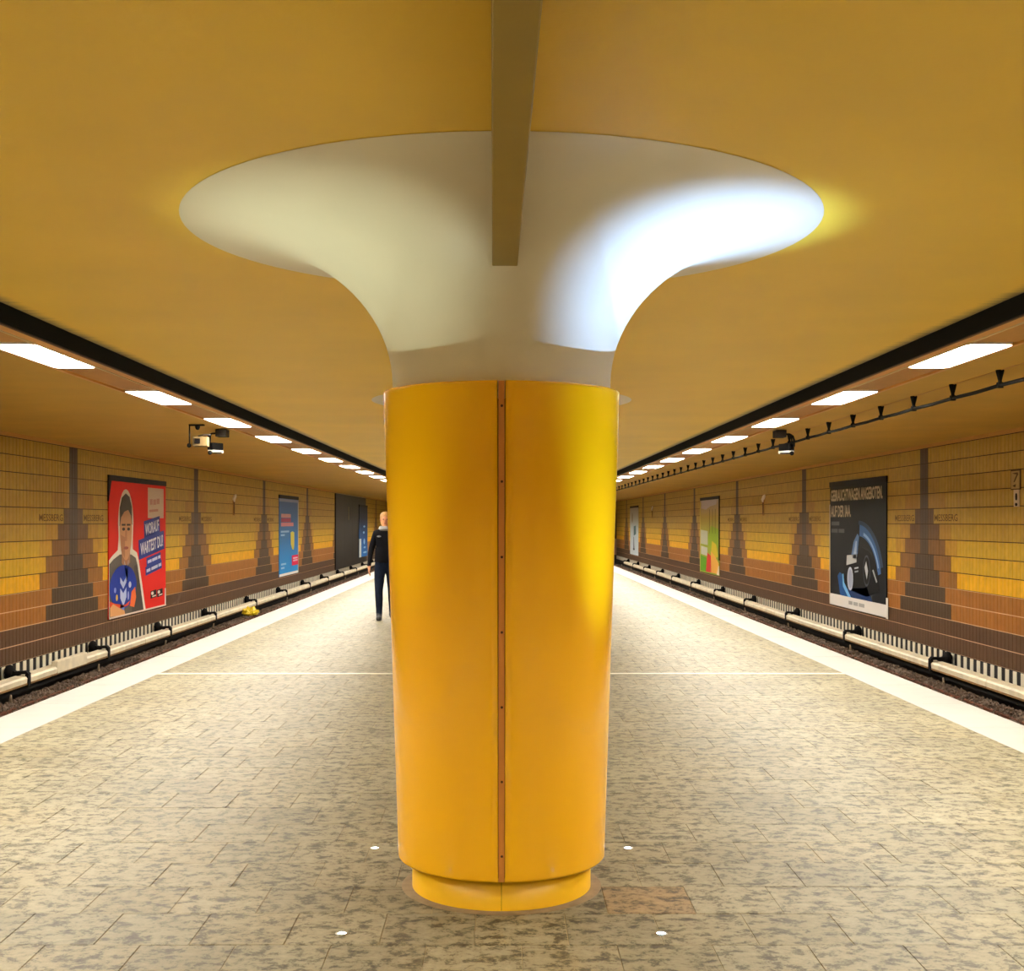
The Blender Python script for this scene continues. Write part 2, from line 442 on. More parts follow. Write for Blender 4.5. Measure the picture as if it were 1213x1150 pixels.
for sn, s in SIDES:
    a = sorted((s*WX, s*(WX+.2)))
    wall = MB().box(a[0], a[1], Y0, Y1, .566, 3.25).build('wall_'+sn, M['grout_dark'])
    tag(wall, 'wall of upright yellow and brown tiles with stepped tower pattern, %s track' % sn, kind='structure')
    MB().box(a[0], a[1], Y0, Y1, -.431, .566).build('wall_band', M['grout_pale'], wall)
    MB().box(a[0], a[1], Y0, Y1, -1.2, -.431).build('wall_base', M['wall_dark'], wall)
    a = sorted((s*(WX-.03), s*(WX)))
    MB().box(a[0], a[1], Y0, Y1, 2.815, SZ).build('cornice', M['cornice'], wall)
    fld = MB(); fcol = []; nobj = 0
    i0 = int((8.0-TOWER[sn])/TP); i1 = int((74.5-TOWER[sn])/TP)
    for i in range(i0, i1):
        d = abs(((i+31) % 63)-31); yc = TOWER[sn]+i*TP
        for row in range(13):
            colr = tile_color(row, d); zc = TOPZ-RH*(row+.5)
            if yc > 16.35 and nobj < 300:
                v = random.randrange(3); key = (colr, v)
                if key not in tile_meshes:
                    vs, fs = tile_shape(TP, RH); me = MB().add(vs, fs).mesh('tile', M['tile'])
                    tone_attr(me, [jit(colr, .06)]*len(fs)); tile_meshes[key] = me
                o = put('tile', tile_meshes[key], wall); o.matrix_world = wall_matrix(s, yc, zc); nobj += 1
            else:
                vs, fs = tile_shape_lo(TP, RH); mx = wall_matrix(s, yc, zc)
                fld.add([mx @ Vector(v) for v in vs], fs); fcol += [jit(colr, .06)]*len(fs)
    o = fld.build('tile_field', M['tile'], wall); tone_attr(o.data, fcol); tag(o, kind='stuff')
    # skirting row: a white tile at every second place
    vs, fs = tile_shape(TP, .22); wt = MB().add(vs, fs).mesh('skirting_tile', M['white_tile'])
    fld = MB(); nobj = 0
    for i in range(i0, i1, 2):
        yc = TOWER[sn]+i*TP; mx = wall_matrix(s, yc, TOPZ-13*RH-.112)
        if yc > 16.2 and nobj < 150:
            o = put('skirting_tile', wt, wall); o.matrix_world = mx; nobj += 1
        else: fld.add([mx @ Vector(v) for v in vs], fs)
    tag(fld.build('skirting_tile_field', M['white_tile'], wall), kind='stuff')

# track beds with ballast
for sn, s in SIDES:
    a = sorted((s*EX, s*(WX+.2)))
    o = MB().box(a[0], a[1], Y0, Y1, -1.2, -1.0).build('floor_track_'+sn, M['bed'])
    tag(o, 'dark dirt bed of the %s track' % sn, kind='structure')
    rnd = random.Random(3+s)
    b = MB()
    # packed bank of ballast, then loose stones upon it
    prof = [(5.2,-.99),(5.95,-.90),(6.42,-.79),(6.58,-.83),(6.76,-1.0)]
    ny = 240
    vs = []; 
    for j in range(ny+1):
        yy = 12+ (60.0)*j/ny
        for (x, z) in prof: vs.append((s*(x+rnd.uniform(-.03,.03)), yy, z+rnd.uniform(-.025,.03)))
    fs = []
    for j in range(ny):
        for q in range(len(prof)-1):
            f = (j*5+q, j*5+q+1, (j+1)*5+q+1, (j+1)*5+q); fs.append(f if s > 0 else f[::-1])
    b.add(vs, fs)
    for n in range(9000):
        yy = 12.5+ 55*(rnd.random()**1.9); x = rnd.uniform(6.0, 6.6)
        z = (-.90+.11*(x-5.95)/.47 if x < 6.42 else -.79-.04*(x-6.42)/.16)+rnd.uniform(-.01, .025)
        r = rnd.uniform(.018, .042)
        q = [Vector((rnd.uniform(.6,1.2)*r*dx, rnd.uniform(.6,1.2)*r*dy, rnd.uniform(.6,1.1)*r*dz)) for dx, dy, dz in ((1,0,0),(0,1,0),(-1,0,0),(0,-1,0),(0,0,1),(0,0,-1))]
        mz = Matrix.Rotation(rnd.uniform(0, PI), 3, 'Z') @ Matrix.Rotation(rnd.uniform(-.6,.6), 3, 'X')
        b.add([mz @ p+Vector((s*x, yy, z)) for p in q], [(0,1,4),(1,2,4),(2,3,4),(3,0,4),(1,0,5),(2,1,5),(3,2,5),(0,3,5)])
    b = b.build('ballast', M['stone'], o)
    tag(b, 'brown crushed stone ballast along the %s track' % sn, kind='stuff')

# ------------------------------------------------------------------ the columns
NA, NB, NR0, NZ0 = .90, .69, 1.38, 2.20
def make_column():
    root = empty('column')
    z0, z1, r0, r1, t = .136, 2.167, .454, .520, .04
    gap = .0155
    for side in (0, 1):                              # two half-round enamel panels
        b = MB()
        n = 40; st = []
        prof = [(r0-.03, z0), (r0-.006, z0), (r0, z0+.006), (r0+.0003, z0+.012)]+[(r0+(r1-r0)*k/10, z0+(z1-z0)*k/10) for k in range(1, 10)]+[(r1-.0003, z1-.011), (r1, z1-.005), (r1-.005, z1), (.47, z1), (.44, z1-.1), (r0-.03, z0)]
        a0 = -PI/2+gap/.49+side*PI; a1 = a0+PI-2*gap/.49
        b.lathe(prof, 44, a0, a1)
        k = 45
        for e in (0, 44):                            # close the two long edges
            f = tuple(j*k+e for j in range(len(prof)-1)); b.f.append(f if e == 0 else f[::-1]); b.sm.append(False)
        b.build('panel', M['yellow'], root)
    for side in (0, 1):                              # cover strips with rivets in the two joints
        a = -PI/2+side*PI
        sg = -1 if side == 0 else 1
        def fy(z, d): return sg*(r0+(r1-r0)*(z-z0)/(z1-z0)-d)
        b = MB(); w_ = .0125
        vs = []
        for z in (z0+.002, z1-.002):
            vs += [(-w_, fy(z, .03), z), (w_, fy(z, .03), z), (w_, fy(z, .0045), z), (-w_, fy(z, .0045), z)]
        b.add(vs, [(0,1,2,3),(4,7,6,5),(0,4,5,1),(1,5,6,2),(2,6,7,3),(3,7,4,0)])
        st = b.build('joint_strip', M['strip'], root); st['label'] = 'orange-brown riveted strip covering the panel joint'
        for q in range(7):
            z = 2.065-.3035*q
            rb = MB().ell((.0015, fy(z, .0045), z), (.0055, .003, .0055), 10, 6)
            rb.build('rivet', M['rivet'], st)
    for side in (0, 1):                              # recessed plinth in two halves
        b = MB(); a0 = -PI/2+.002+side*PI
        prof = [(.393, 0.0), (.393, .134), (.36, .14)]
        b.lathe(prof, 40, a0, a0+PI-.004)
        b.build('plinth', M['plinth'], root)
    MB().lathe([(.385, .001), (.385, .145), (.43, .15), (.43, 2.1)], 40).build('core', M['black'], root)
    b = MB(); prof = [(.478, 2.10), (.48, 2.16)]
    for k in range(25):
        tt = k/24*PI/2
        prof.append((NR0-NA*math.cos(tt), NZ0+(CEIL-NZ0-.002)*math.sin(tt)))
    b.lathe(prof, 96)
    cp = b.build('capital', M['white_paint'], root); cp['label'] = 'white trumpet-shaped capital flaring into the ceiling'
    # faint ridge of the paint edge on the ceiling
    MB().lathe([(.386, .003), (.425, .004), (.44, .001)], 64).build('sealant_ring', M['ring'], root)
    return root
CY = 5.414
colm = make_column(); colm.location = (0, CY, 0)
tag(colm, 'large yellow enamel column with white trumpet capital in the foreground', 'column', 'platform columns')
c2 = copy_tree(colm); c2.location = (0, 13.07, 0)
c2['label'] = 'second column, hidden behind the foreground column but for its white capital rim'

# duct below the ceiling, ending at the capital
b = MB(); yaw = Matrix.Rotation(.0068, 4, 'Z')
duct = MB().cbox(-.0495, .0495, -9.5, 0.06, 2.597, CEIL, .004).build('ceiling_duct', M['beam_paint'])
duct.location = (.0133, 4.765, 0); duct.rotation_euler = (0, 0, .0068)
tag(duct, 'olive square duct under the ceiling running into the white capital', 'duct')

# recessed floor uplights round the column
for (x, dy, nm, pos, aim) in ((.62, -.66, 'R', 'front right', (.73, -.14, 2.66)), (-.62, -.66, 'L', 'front left', (-.66, -.36, 2.68)), (.62, .585, 'R', 'rear right', (.74, -.02, 2.66)), (-.62, .585, 'L', 'rear left', (-.72, .1, 2.68))):
    t = empty('floor_uplight', (x, CY+dy, .001))
    MB().lathe([(.017, .0), (.018, .003), (.024, .003), (.026, 0)], 24).build('ring', M['steel'], t)
    MB().lathe([(0.0005, .003), (.012, .0025), (.017, .001)], 24).build('lens', M['up_cool' if nm == 'R' else 'up_green'], t)
    ld = bpy.data.lights.new('uplight_beam', 'SPOT'); lo = bpy.data.objects.new('uplight_beam', ld); COL.objects.link(lo)
    lo.parent = t; lo.location = (0, 0, .02); lo.rotation_euler = Vector((aim[0]-x, aim[1]-dy, aim[2])).to_track_quat('-Z', 'Y').to_euler()
    ld.spot_size = math.radians(33 if nm == 'R' else 34); ld.spot_blend = 1.0; ld.shadow_soft_size = .012
    ld.energy = (UP_RIGHT if nm == 'R' else UP_LEFT)*(1.1 if dy < 0 else .6)
    ld.color = (.30, .52, 1.0) if nm == 'R' else (.82, 1.0, .80)
    tag(t, '%s small floor light recessed %s of the yellow column' % ('blue-white' if nm == 'R' else 'white', pos), 'floor light', 'recessed uplights round the column')

# ------------------------------------------------------------------ ceiling lamps
def make_lamp():
    r = empty('ceiling_lamp')
    b = MB(); L2, W2, c_ = .67, .172, .06
    out = []
    for (cx, cy, a0) in ((W2-c_, L2-c_, 0), (-W2+c_, L2-c_, PI/2), (-W2+c_, -L2+c_, PI), (W2-c_, -L2+c_, 1.5*PI)):
        for k in range(6): out.append((cx+c_*math.cos(a0+k*PI/10), cy+c_*math.sin(a0+k*PI/10)))
    n = len(out)
    def ring(s_, z): return [(x*s_x(s_), y*s_y(s_), z) for x, y in out]
    def s_x(q): return 1-q/W2
    def s_y(q): return 1-q/L2
    vs = ring(.006, .104)+ring(.006, .098)+ring(.03, .092)+ring(.06, .090)
    fs = [(j*n+i, (j+1)*n+i, (j+1)*n+(i+1) % n, j*n+(i+1) % n) for j in range(3) for i in range(n)]+[tuple(3*n+i for i in range(n))[::-1]]
    b.add(vs, fs, True)
    b.build('diffuser', M['lamp'], r)
    b = MB(); vs = ring(0, .106)+ring(0, -.014)+ring(.005, -.014)+ring(.005, .106)
    b.add(vs, [(j*n+i, j*n+(i+1) % n, (j+1)*n+(i+1) % n, (j+1)*n+i) for j in range(3) for i in range(n)])
    b.add(ring(0, .106), [tuple(range(n))])
    b.build('housing', M['reflector'], r)
    return r
lamp0 = make_lamp(); first = True
for sn, s in SIDES:
    vis = 0
    for q in range(-4, 20):
        yc = LY0+3.15*q
        if yc > Y1-1: continue
        l = lamp0 if first else copy_tree(lamp0); first = False
        l.location = (s*3.508, yc, SZ+.012)
        if q < 0:
            lb = 'bright ceiling lamp over the %s platform edge, %s behind the nearest visible one' % (sn, ORD[-q-1])
        else:
            lb = 'bright ceiling lamp over the %s platform edge, %s from the near end' % (sn, ORD[q])
        tag(l, lb, 'lamp', 'ceiling lamps over the %s platform edge' % sn)

# ------------------------------------------------------------------ third rails, running rails, sleepers
BR = {'left': [13.4, 17.2, 20.7, 24.6, 28.5, 33.2, 37.9, 42.5, 47.0, 51.6, 56.2, 60.8, 65.4],
      'right': [14.2, 18.97, 23.72, 28.6, 33.5, 38.2, 42.9, 47.8, 52.5, 57.2, 61.9, 66.6]}
for sn, s in SIDES:
    t = empty('third_rail', (s*6.72, 0, -.8))
    tag(t, 'pale covered conductor rail on black brackets along the %s wall' % sn, 'third rail', 'third rails')
    prof = [(-.075,.02),(-.08,.09),(-.06,.118),(.09,.128),(.10,.118),(-.045,.106),(-.066,.085),(-.063,.02)]
    lip = [(-.079,.0),(-.079,.026),(-.064,.026),(-.064,.0)]
    def ext(pr, y0, y1, name, m, dz=0.0):
        pp = [(s*-1*(-x), z) for x, z in pr]
        n = len(pp); vs = [(x, y0, z+dz) for x, z in pp]+[(x, y1, z+dz) for x, z in pp]
        fs = [tuple(range(n)), tuple(range(n, 2*n))[::-1]]+[(i, n+i, n+(i+1) % n, (i+1) % n) for i in range(n)]
        return MB().add(vs, fs).build(name, m, t)
    ys = BR[sn]
    for a, b_ in zip(ys[:-1], ys[1:]):
        mid = (a+b_)/2+.2
        for (u, v) in ((a+.06, mid-.01), (mid+.01, b_-.02)):
            sg = ext(prof, u, v, 'cover_segment', M['cover'], .115)
            l2 = ext(lip, u, v, 'cover_lip', M['cover_dirt'], .115)
            l2.parent = sg
    if s < 0:
        q = MB().cbox(-.01, .092, 18.3, 19.6, .13, .315, .012).build('repair_plate', M['cover'], t)
        q['label'] = 'taller white plate fixed over the rail cover'
    MB().box(-.03, .03, 11, 70, .03, .11).build('conductor_rail', M['black'], t)
    for yy in ys:
        pb = [(-.09,.085),(-.09,.27),(-.05,.31),(.10,.30),(.20,.33),(.24,.30),(.25,.22),(.22,.16),(.12,.20),(.02,.265),(-.045,.262),(-.05,.085)]
        pp = [(s*x, z) for x, z in pb]
        n = len(pp); vs = [(x, yy-.05, z) for x, z in pp]+[(x, yy+.05, z) for x, z in pp]
        fs = [tuple(range(n)), tuple(range(n, 2*n))[::-1]]+[(i, n+i, n+(i+1) % n, (i+1) % n) for i in range(n)]
        br = MB().add(vs, fs).build('bracket', M['black'], t)
        MB().ell((s*.19, yy, .30), (.07, .11, .09), 10, 8).build('insulator', M['black'], br)
        # curved arm of the sleeper-end fastening, a little in front of the rail
        ya = yy-1.15
        MB().tube([(s*-.30, ya-.03, .13), (s*-.285, ya, .07), (s*-.27, ya+.05, 0), (s*-.29, ya+.1, -.06), (s*-.36, ya+.16, -.09)], [.012, .018, .022, .022, .016], 8).build('fastening_arm', M['grey_metal'], t)
    # far running rail
    pr = [(-.06,-.15),(.06,-.15),(.06,-.135),(.012,-.12),(.012,-.04),(.034,-.03),(.034,0),(-.034,0),(-.034,-.03),(-.012,-.04),(-.012,-.12),(-.06,-.135)]
    n = len(pr); vs = [(x, 8, z) for x, z in pr]+[(x, 72, z) for x, z in pr]
    o = MB().add(vs, [tuple(range(n)), tuple(range(n, 2*n))[::-1]]+[(i, n+i, n+(i+1) % n, (i+1) % n) for i in range(n)]).build('running_rail', M['rail'])
    o.location = (s*6.27, 0, -.80)
    tag(o, 'rusty running rail of the %s track just beyond the platform edge' % sn, 'rail', 'running rails')

# ------------------------------------------------------------------ cable on cone holders (right side)
t = empty('ceiling_cable', (4.17, 0, SZ)); tag(t, 'black cable hung on cone holders below the ceiling over the right track', 'cable')
pts = []
yy = 6.0
hold = [9.17+1.07*q for q in range(-2, 57)]
for a in hold:
    pts += [(0, a, -.128), (0, a+.53, -.134)]
MB().tube(pts, .017, 8).build('cable', M['black'], t)
MB().box(-.006, .006, 7, 70, -.004, 0).build('joint_shadow_strip', M['blank'], t)  # thin strip standing in for the shadow line of the ceiling joint
hm = MB().lathe([(.0005, 0), (.034, 0), (.034, -.012), (.016, -.085), (.016, -.10), (.028, -.105), (.028, -.15), (.0005, -.152)], 12).mesh('cone_holder', M['black'])
for a in hold: put('cone_holder', hm, t, (0, a, 0))

# ------------------------------------------------------------------ security cameras
def cam_body(root, c, size, yawz, m_body, lens_sign=-1):
    mx = Matrix.Translation(c) @ Matrix.Rotation(yawz, 4, 'Z')
    sx, sy, sz = size
    bd = MB().cbox(-sx/2, sx/2, -sy/2, sy/2, -sz/2, sz/2, .008, mx).build('body', m_body, root)
    return bd, mx
# beige camera on an angled hanger
t = empty('security_camera', (-3.93, 15.95, SZ))
MB().cbox(-.14, .06, -.03, .03, -.022, 0, .004).build('mounting_plate', M['dark_metal'], t)
MB().lathe([(.0005,-.075),(.02,-.068),(.032,-.045),(.034,-.02)], 14, center=(-.03,0,0)).build('joint', M['black'], t)
MB().tube([(-.135,0,-.01),(-.135,0,-.2),(-.135,0,-.265)], .0095, 8).build('hanger', M['dark_metal'], t)
MB().ell((-.14,0,-.275), (.03,.03,.03)).build('hanger_ball', M['black'], t)
bd, mx = cam_body(t, Vector((-.005,.07,-.222)), (.19,.24,.125), .12, M['beige_case'])
MB().cbox(-.065, .005, -.135, -.115, -.03, .034, .004, mx).build('lens_window', M['glass'], bd)
MB().tube([(-.03,.03,-.15),(.04,.03,-.135),(.13,.03,-.135)], .01, 8).build('support_arm', M['dark_metal'], t)
tag(t, 'beige boxed security camera hanging over the left platform edge', 'security camera', 'security cameras')
def dark_camera(x, y, s, label):
    t = empty('security_camera', (x, y, SZ))
    MB().cbox(-.075, .075, -.10, .10, -.11, -.01, .008).build('junction_box', M['dark_metal'], t)
    MB().tube([(s*-.07,0,-.06),(s*-.14,0,-.062),(s*-.185,0,-.09),(s*-.20,0,-.14),(s*-.20,0,-.23)], .014, 8).build('curved_arm', M['black'], t)
    MB().tube([(s*-.165,0,-.07),(s*-.168,0,-.20)], .011, 8).build('strut', M['black'], t)
    mx = Matrix.Translation((s*-.145, .06, -.24)) @ Matrix.Rotation(s*-.55, 4, 'Z')
    bd = MB().cbox(-.055, .055, -.05, .15, -.045, .055, .008, mx).build('hood', M['black'], t)
    MB().cbox(-.05, .05, -.045, .16, -.085, -.043, .006, mx).build('body', M['cam_white'], t)
    MB().cbox(-.03, .03, -.062, -.045, -.03, .03, .004, mx).build('lens_window', M['glass'], bd)
    MB().tube([(s*-.16,-.01,-.325),(s*-.02,.05,-.322)], .009, 8).build('tie_bar', M['black'], t)
    MB().ell((s*-.165,-.02,-.325), (.03,.03,.03)).build('tilt_ball', M['black'], t)
    tag(t, label, 'security camera', 'security cameras')
dark_camera(-3.82, 16.75, 1, 'dark security camera with white underside over the left platform edge')
dark_camera(3.84, 16.9, -1, 'dark security camera with white underside over the right platform edge')

# ------------------------------------------------------------------ posters (flat prints on the walls)
PM = {}
def pm(rgb, rough=.45, emit=False):
    k = (rgb, rough)
    if k not in PM: PM[k] = mat('print_%02x%02x%02x' % rgb, rgb, .6, spec=.12)
    return PM[k]
def grad_mat(name, stops, axis='Y', h=2.56):
    """printed vertical colour blend, in the poster's own coordinates"""
    m = bpy.data.materials.new(name); m.use_nodes = True; nt = m.node_tree; b = nt.nodes['Principled BSDF']; b.inputs['Roughness'].default_value = .6; b.inputs['Specular IOR Level'].default_value = .15
    tc = nt.nodes.new('ShaderNodeTexCoord'); sp = nt.nodes.new('ShaderNodeSeparateXYZ'); nt.links.new(tc.outputs['Object'], sp.inputs[0])
    mr = nt.nodes.new('ShaderNodeMapRange'); mr.inputs['From Max'].default_value = h; nt.links.new(sp.outputs[axis], mr.inputs['Value'])
    cr = nt.nodes.new('ShaderNodeValToRGB'); nt.links.new(mr.outputs['Result'], cr.inputs[0])
    e = cr.color_ramp.elements; e[0].position = stops[0][0]; e[0].color = lin(stops[0][1]); e[1].position = stops[-1][0]; e[1].color = lin(stops[-1][1])
    for p, c_ in stops[1:-1]: q = e.new(p); q.color = lin(c_)
    nt.links.new(cr.outputs[0], b.inputs['Base Color']); return m
def text_mesh(body, x0, x1, y0, y1, z, m, name, parent, rot=0.0, bold=0.0):
    cu = bpy.data.curves.new('t', 'FONT'); cu.body = body; cu.extrude = .002; cu.resolution_u = 2; cu.offset = bold
    ob = bpy.data.objects.new('t', cu); COL.objects.link(ob)
    dg = bpy.context.evaluated_depsgraph_get(); me = bpy.data.meshes.new_from_object(ob.evaluated_get(dg))
    bpy.data.objects.remove(ob); me.name = name
    xs = [v.co.x for v in me.vertices]; ys = [v.co.y for v in me.vertices]
    ax, bx_, ay, by_ = min(xs), max(xs), min(ys), max(ys)
    cx, cy = (x0+x1)/2, (y0+y1)/2
    for v in me.vertices:
        px = (v.co.x-ax)/(bx_-ax)*(x1-x0)+x0-cx; py = (v.co.y-ay)/(by_-ay)*(y1-y0)+y0-cy
        v.co = (cx+px*math.cos(rot)-py*math.sin(rot), cy+px*math.sin(rot)+py*math.cos(rot), z+v.co.z*.3)
    me.materials.clear(); me.materials.append(m)
    return put(name, me, parent)
def rrect(cx, cy, w_, h_, rot=0.0):
    c_, s_ = math.cos(rot), math.sin(rot)
    return [(cx+x*c_-y*s_, cy+x*s_+y*c_) for x, y in ((-w_/2,-h_/2),(w_/2,-h_/2),(w_/2,h_/2),(-w_/2,h_/2))]
def oval(cx, cy, rx, ry, n=24, a0=0, a1=2*PI): return [(cx+rx*math.cos(a0+(a1-a0)*k/n), cy+ry*math.sin(a0+(a1-a0)*k/n)) for k in range(n)]
ZB = -.135
def poster(sn, s, ystart, W, H, m, label, top=.09, topm=(12, 10, 9), off=.012):
    t = empty('wall_poster'); t.matrix_world = wall_matrix(s, ystart, ZB, off)
    tag(t, label, 'poster', 'large posters on the track walls')
    MB().poly([(0, 0), (W, 0), (W, H), (0, H)], 0, .02).build('print_sheet', m, t)
    if top: MB().poly([(-.02, H-top), (W+.02, H-top), (W+.02, H+.01), (-.02, H+.01)], 0, .03).build('top_rail', pm(topm), t)
    return t
def pp(t, name, pts, layer, rgb): return MB().poly(pts, .019, .0205+.0015*layer).build(name, pm(rgb) if isinstance(rgb, tuple) else rgb, t)

# red poster with the printed figure
t = poster('left', -1, 21.73, 3.67, 2.56, pm((226, 40, 32)), 'red poster with a printed figure and blue slogan banners on the left wall')
WHT = (236, 228, 212)
MB().poly([(-.03, 2.1), (.12, 2.47), (-.03, 2.47)], 0, .03).build('torn_corner', pm((24, 20, 18)), t)
head = [(.62+.46*math.cos(a)+.36, 1.72+.62*math.sin(a)) for a in [k*PI/12 for k in range(13)]]
sil = [(0, .0), (0, 1.05), (.2, 1.13), (.50, 1.22), (.55, 1.45)]+head[::-1]+[(1.40, 1.45), (1.40, 1.22), (1.66, 1.15), (1.78, 1.0), (2.24, .02), (2.0, .0)]
pp(t, 'figure_outline', sil, 1, WHT)
pp(t, 'jacket', [(.02, .02), (.02, .98), (.25, 1.06), (.62, 1.14), (1.30, 1.12), (1.58, 1.05), (1.70, .9), (2.1, .02)], 2, (92, 84, 74))
pp(t, 'jacket_shade', [(1.35, .02), (1.5, .9), (1.66, .92), (2.08, .02)], 3, (74, 68, 62))
pp(t, 'neck', [(.72, .98), (.72, 1.3), (1.22, 1.3), (1.22, .98), (1.0, .86)], 3, (168, 118, 84))
pp(t, 'face', oval(.97, 1.58, .355, .56), 4, (206, 152, 108))
pp(t, 'face_shade', [(.64, 1.5), (.7, 1.2), (.9, 1.06), (.9, 1.45)], 5, (176, 122, 84))
pp(t, 'hair', [(.60, 1.66), (.62, 2.0), (.74, 2.18), (.96, 2.26), (1.18, 2.2), (1.31, 2.02), (1.34, 1.68), (1.26, 1.86), (1.1, 1.96), (.86, 1.92), (.68, 1.82)], 5, (66, 52, 38))
for ex in (.82, 1.12): pp(t, 'eye', oval(ex, 1.60, .085, .03, 12), 6, (52, 36, 28)); pp(t, 'brow', rrect(ex, 1.68, .22, .035), 6, (60, 44, 32))
pp(t, 'nose', [(.94, 1.58), (.90, 1.38), (1.03, 1.38), (1.0, 1.58)], 6, (186, 130, 92))
pp(t, 'mouth', oval(.97, 1.25, .14, .028, 14), 6, (150, 78, 66))
pp(t, 'shirt_collar', [(.86, 1.02), (1.0, .84), (1.12, 1.02), (1.04, .64), (.98, .64)], 5, (206, 206, 212))
pp(t, 'blue_bag', oval(.82, .54, .80, .40, 28), 5, (30, 54, 148))
for i, pts_ in enumerate(([(.62,.72),(.8,.62),(.98,.72),(.98,.62),(.8,.5),(.62,.62)], [(.62,.52),(.8,.42),(.98,.52),(.98,.34),(.8,.18),(.62,.34)])):
    pp(t, 'bag_chevron', pts_, 6, (190, 200, 232))
for (x, y_, w_, h_, c_) in ((.32,.5,.12,.1,(150,160,220)),(.42,.36,.12,.12,(232,186,96)),(1.2,.56,.16,.12,(206,206,220)),(.72,.12,.28,.22,(120,140,214)),(1.1,.36,.1,.16,(160,170,226))):
    pp(t, 'bag_patch', oval(x, y_, w_/2, h_/2, 14), 6, c_)
pp(t, 'hand', [(.04,.04),(.04,.2),(.2,.26),(.5,.18),(.86,.1),(.9,.02)], 7, (232,170,110))
pp(t, 'orange_band', [(1.2,.16),(1.3,.42),(1.52,.5),(1.58,.3),(1.46,.12)], 7, (236,112,56))
pp(t, 'orange_band', [(.02,.22),(.02,.32),(.3,.26),(.9,.2),(1.2,.26),(1.1,.18),(.6,.15)], 6, (232,84,44))
pp(t, 'logo_panel', rrect(2.95, 2.11, 1.12, .60), 1, (224,206,190))
for (x, y_, w_) in ((2.62,2.13,.18),(2.86,2.13,.2),(3.1,2.15,.2),(2.8,1.96,.62)): pp(t, 'logo_mark', rrect(x, y_, w_, .05 if w_ > .5 else .11, .04), 2, (200,150,134))
rt = .10
pp(t, 'slogan_banner', rrect(2.68, 1.62, 1.10, .36, rt), 2, (44,56,128)); text_mesh('WORAUF', 2.2, 3.16, 1.51, 1.74, .0235, pm((238,236,236)), 'slogan_text', t, rt, .02)
pp(t, 'slogan_banner', rrect(2.66, 1.28, 1.76, .38, rt), 3, (44,56,128)); text_mesh('WARTEST DU?', 1.88, 3.46, 1.16, 1.40, .025, pm((238,236,236)), 'slogan_text', t, rt, .02)
pp(t, 'slogan_banner', rrect(2.80, .985, 1.0, .17, rt), 2, (44,62,140)); pp(t, 'slogan_banner', rrect(2.80, .82, 1.14, .17, rt), 2, (44,62,140))
for (x, y_, w_) in ((2.5,.955,.26),(2.86,.99,.36),(3.18,1.02,.16),(2.42,.78,.26),(2.84,.822,.44),(3.22,.86,.2)): pp(t, 'small_text', rrect(x, y_, w_, .06, rt), 4, (206,210,234))
for x in (2.78, 3.24):
    pp(t, 'badge', rrect(x, .29, .40, .15, .04), 1, (28,20,22)); pp(t, 'badge_mark', oval(x-.08, .31, .09, .035, 12), 2, WHT); pp(t, 'badge_mark', rrect(x+.04, .25, .26, .025, .04), 2, WHT)
pp(t, 'white_edge', [(3.60, .0), (3.67, .0), (3.67, .36), (3.60, .36)], 2, (240,236,228))
pp(t, 'white_edge', [(0, 0), (3.67, 0), (3.67, .03), (0, .03)], 8, (225,205,190))

# car poster on the right
t = poster('right', 1, 25.96, 3.80, 2.56, pm((22, 24, 28)), 'dark poster with a printed car and pale headline on the right wall', top=.10)
text_mesh('GEBRAUCHTWAGEN ANGEBOTEN.', .08, 3.58, 2.16, 2.40, .0215, pm((214, 200, 172)), 'headline_text', t, 0, .025)
text_mesh('AUF DER IAA.', .08, 1.55, 1.83, 2.07, .0215, pm((214, 200, 172)), 'headline_text', t, 0, .025)
for (x, y_, w_) in ((.42,1.70,.6),(.36,1.55,.48),(.88,1.55,.42)): pp(t, 'small_text', rrect(x, y_, w_, .08), 1, (96,96,98))
def arc_band(cx, cy, r0x, r0y, r1x, r1y, a0, a1, n=16):
    return [(cx+r0x*math.cos(a0+(a1-a0)*k/n), cy+r0y*math.sin(a0+(a1-a0)*k/n)) for k in range(n+1)]+[(cx+r1x*math.cos(a1+(a0-a1)*k/n), cy+r1y*math.sin(a1+(a0-a1)*k/n)) for k in range(n+1)]
pp(t, 'light_arc', arc_band(2.05, .62, 1.45, 1.06, 1.62, 1.14, .25, 1.55), 1, (56,72,96))
pp(t, 'light_arc', arc_band(2.05, .62, 1.26, .84, 1.45, 1.06, .15, 1.5), 1, (72,110,168))
pp(t, 'light_arc', arc_band(2.05, .60, 1.32, .90, 1.38, .96, .3, 1.3), 2, (150,184,226))
pp(t, 'light_streak', [(1.55, 1.0), (1.75, 1.34), (2.0, 1.5), (2.12, 1.45), (2.0, 1.05), (1.75, .92)], 2, (96,128,176))
pp(t, 'light_streak', [(1.70, 1.02), (1.9, 1.36), (1.98, 1.36), (1.92, 1.0)], 3, (168,190,220))
pp(t, 'car_body', [(1.1, .95), (1.3, 1.02), (2.0, 1.1), (2.3, 1.25), (2.9, 1.15), (3.3, .8), (3.4, .45), (2.6, .30), (1.4, .38), (1.05, .6)], 2, (12,13,16))
pp(t, 'head_lamp', [(1.25, .86), (1.28, 1.06), (1.95, 1.10), (1.95, .94)], 3, (206,208,206))
pp(t, 'wheel', oval(1.52, .60, .20, .235), 4, (198,204,220)); pp(t, 'wheel_disc', oval(1.53, .60, .14, .19), 5, (168,176,198))
pp(t, 'wheel', oval(2.62, .80, .22, .30), 4, (74,78,88)); pp(t, 'wheel_disc', oval(2.62, .80, .19, .26), 5, (16,17,20))
pp(t, 'wheel_spoke', [(2.50,.86),(2.6,.98),(2.72,.80),(2.64,.64)], 6, (206,210,216))
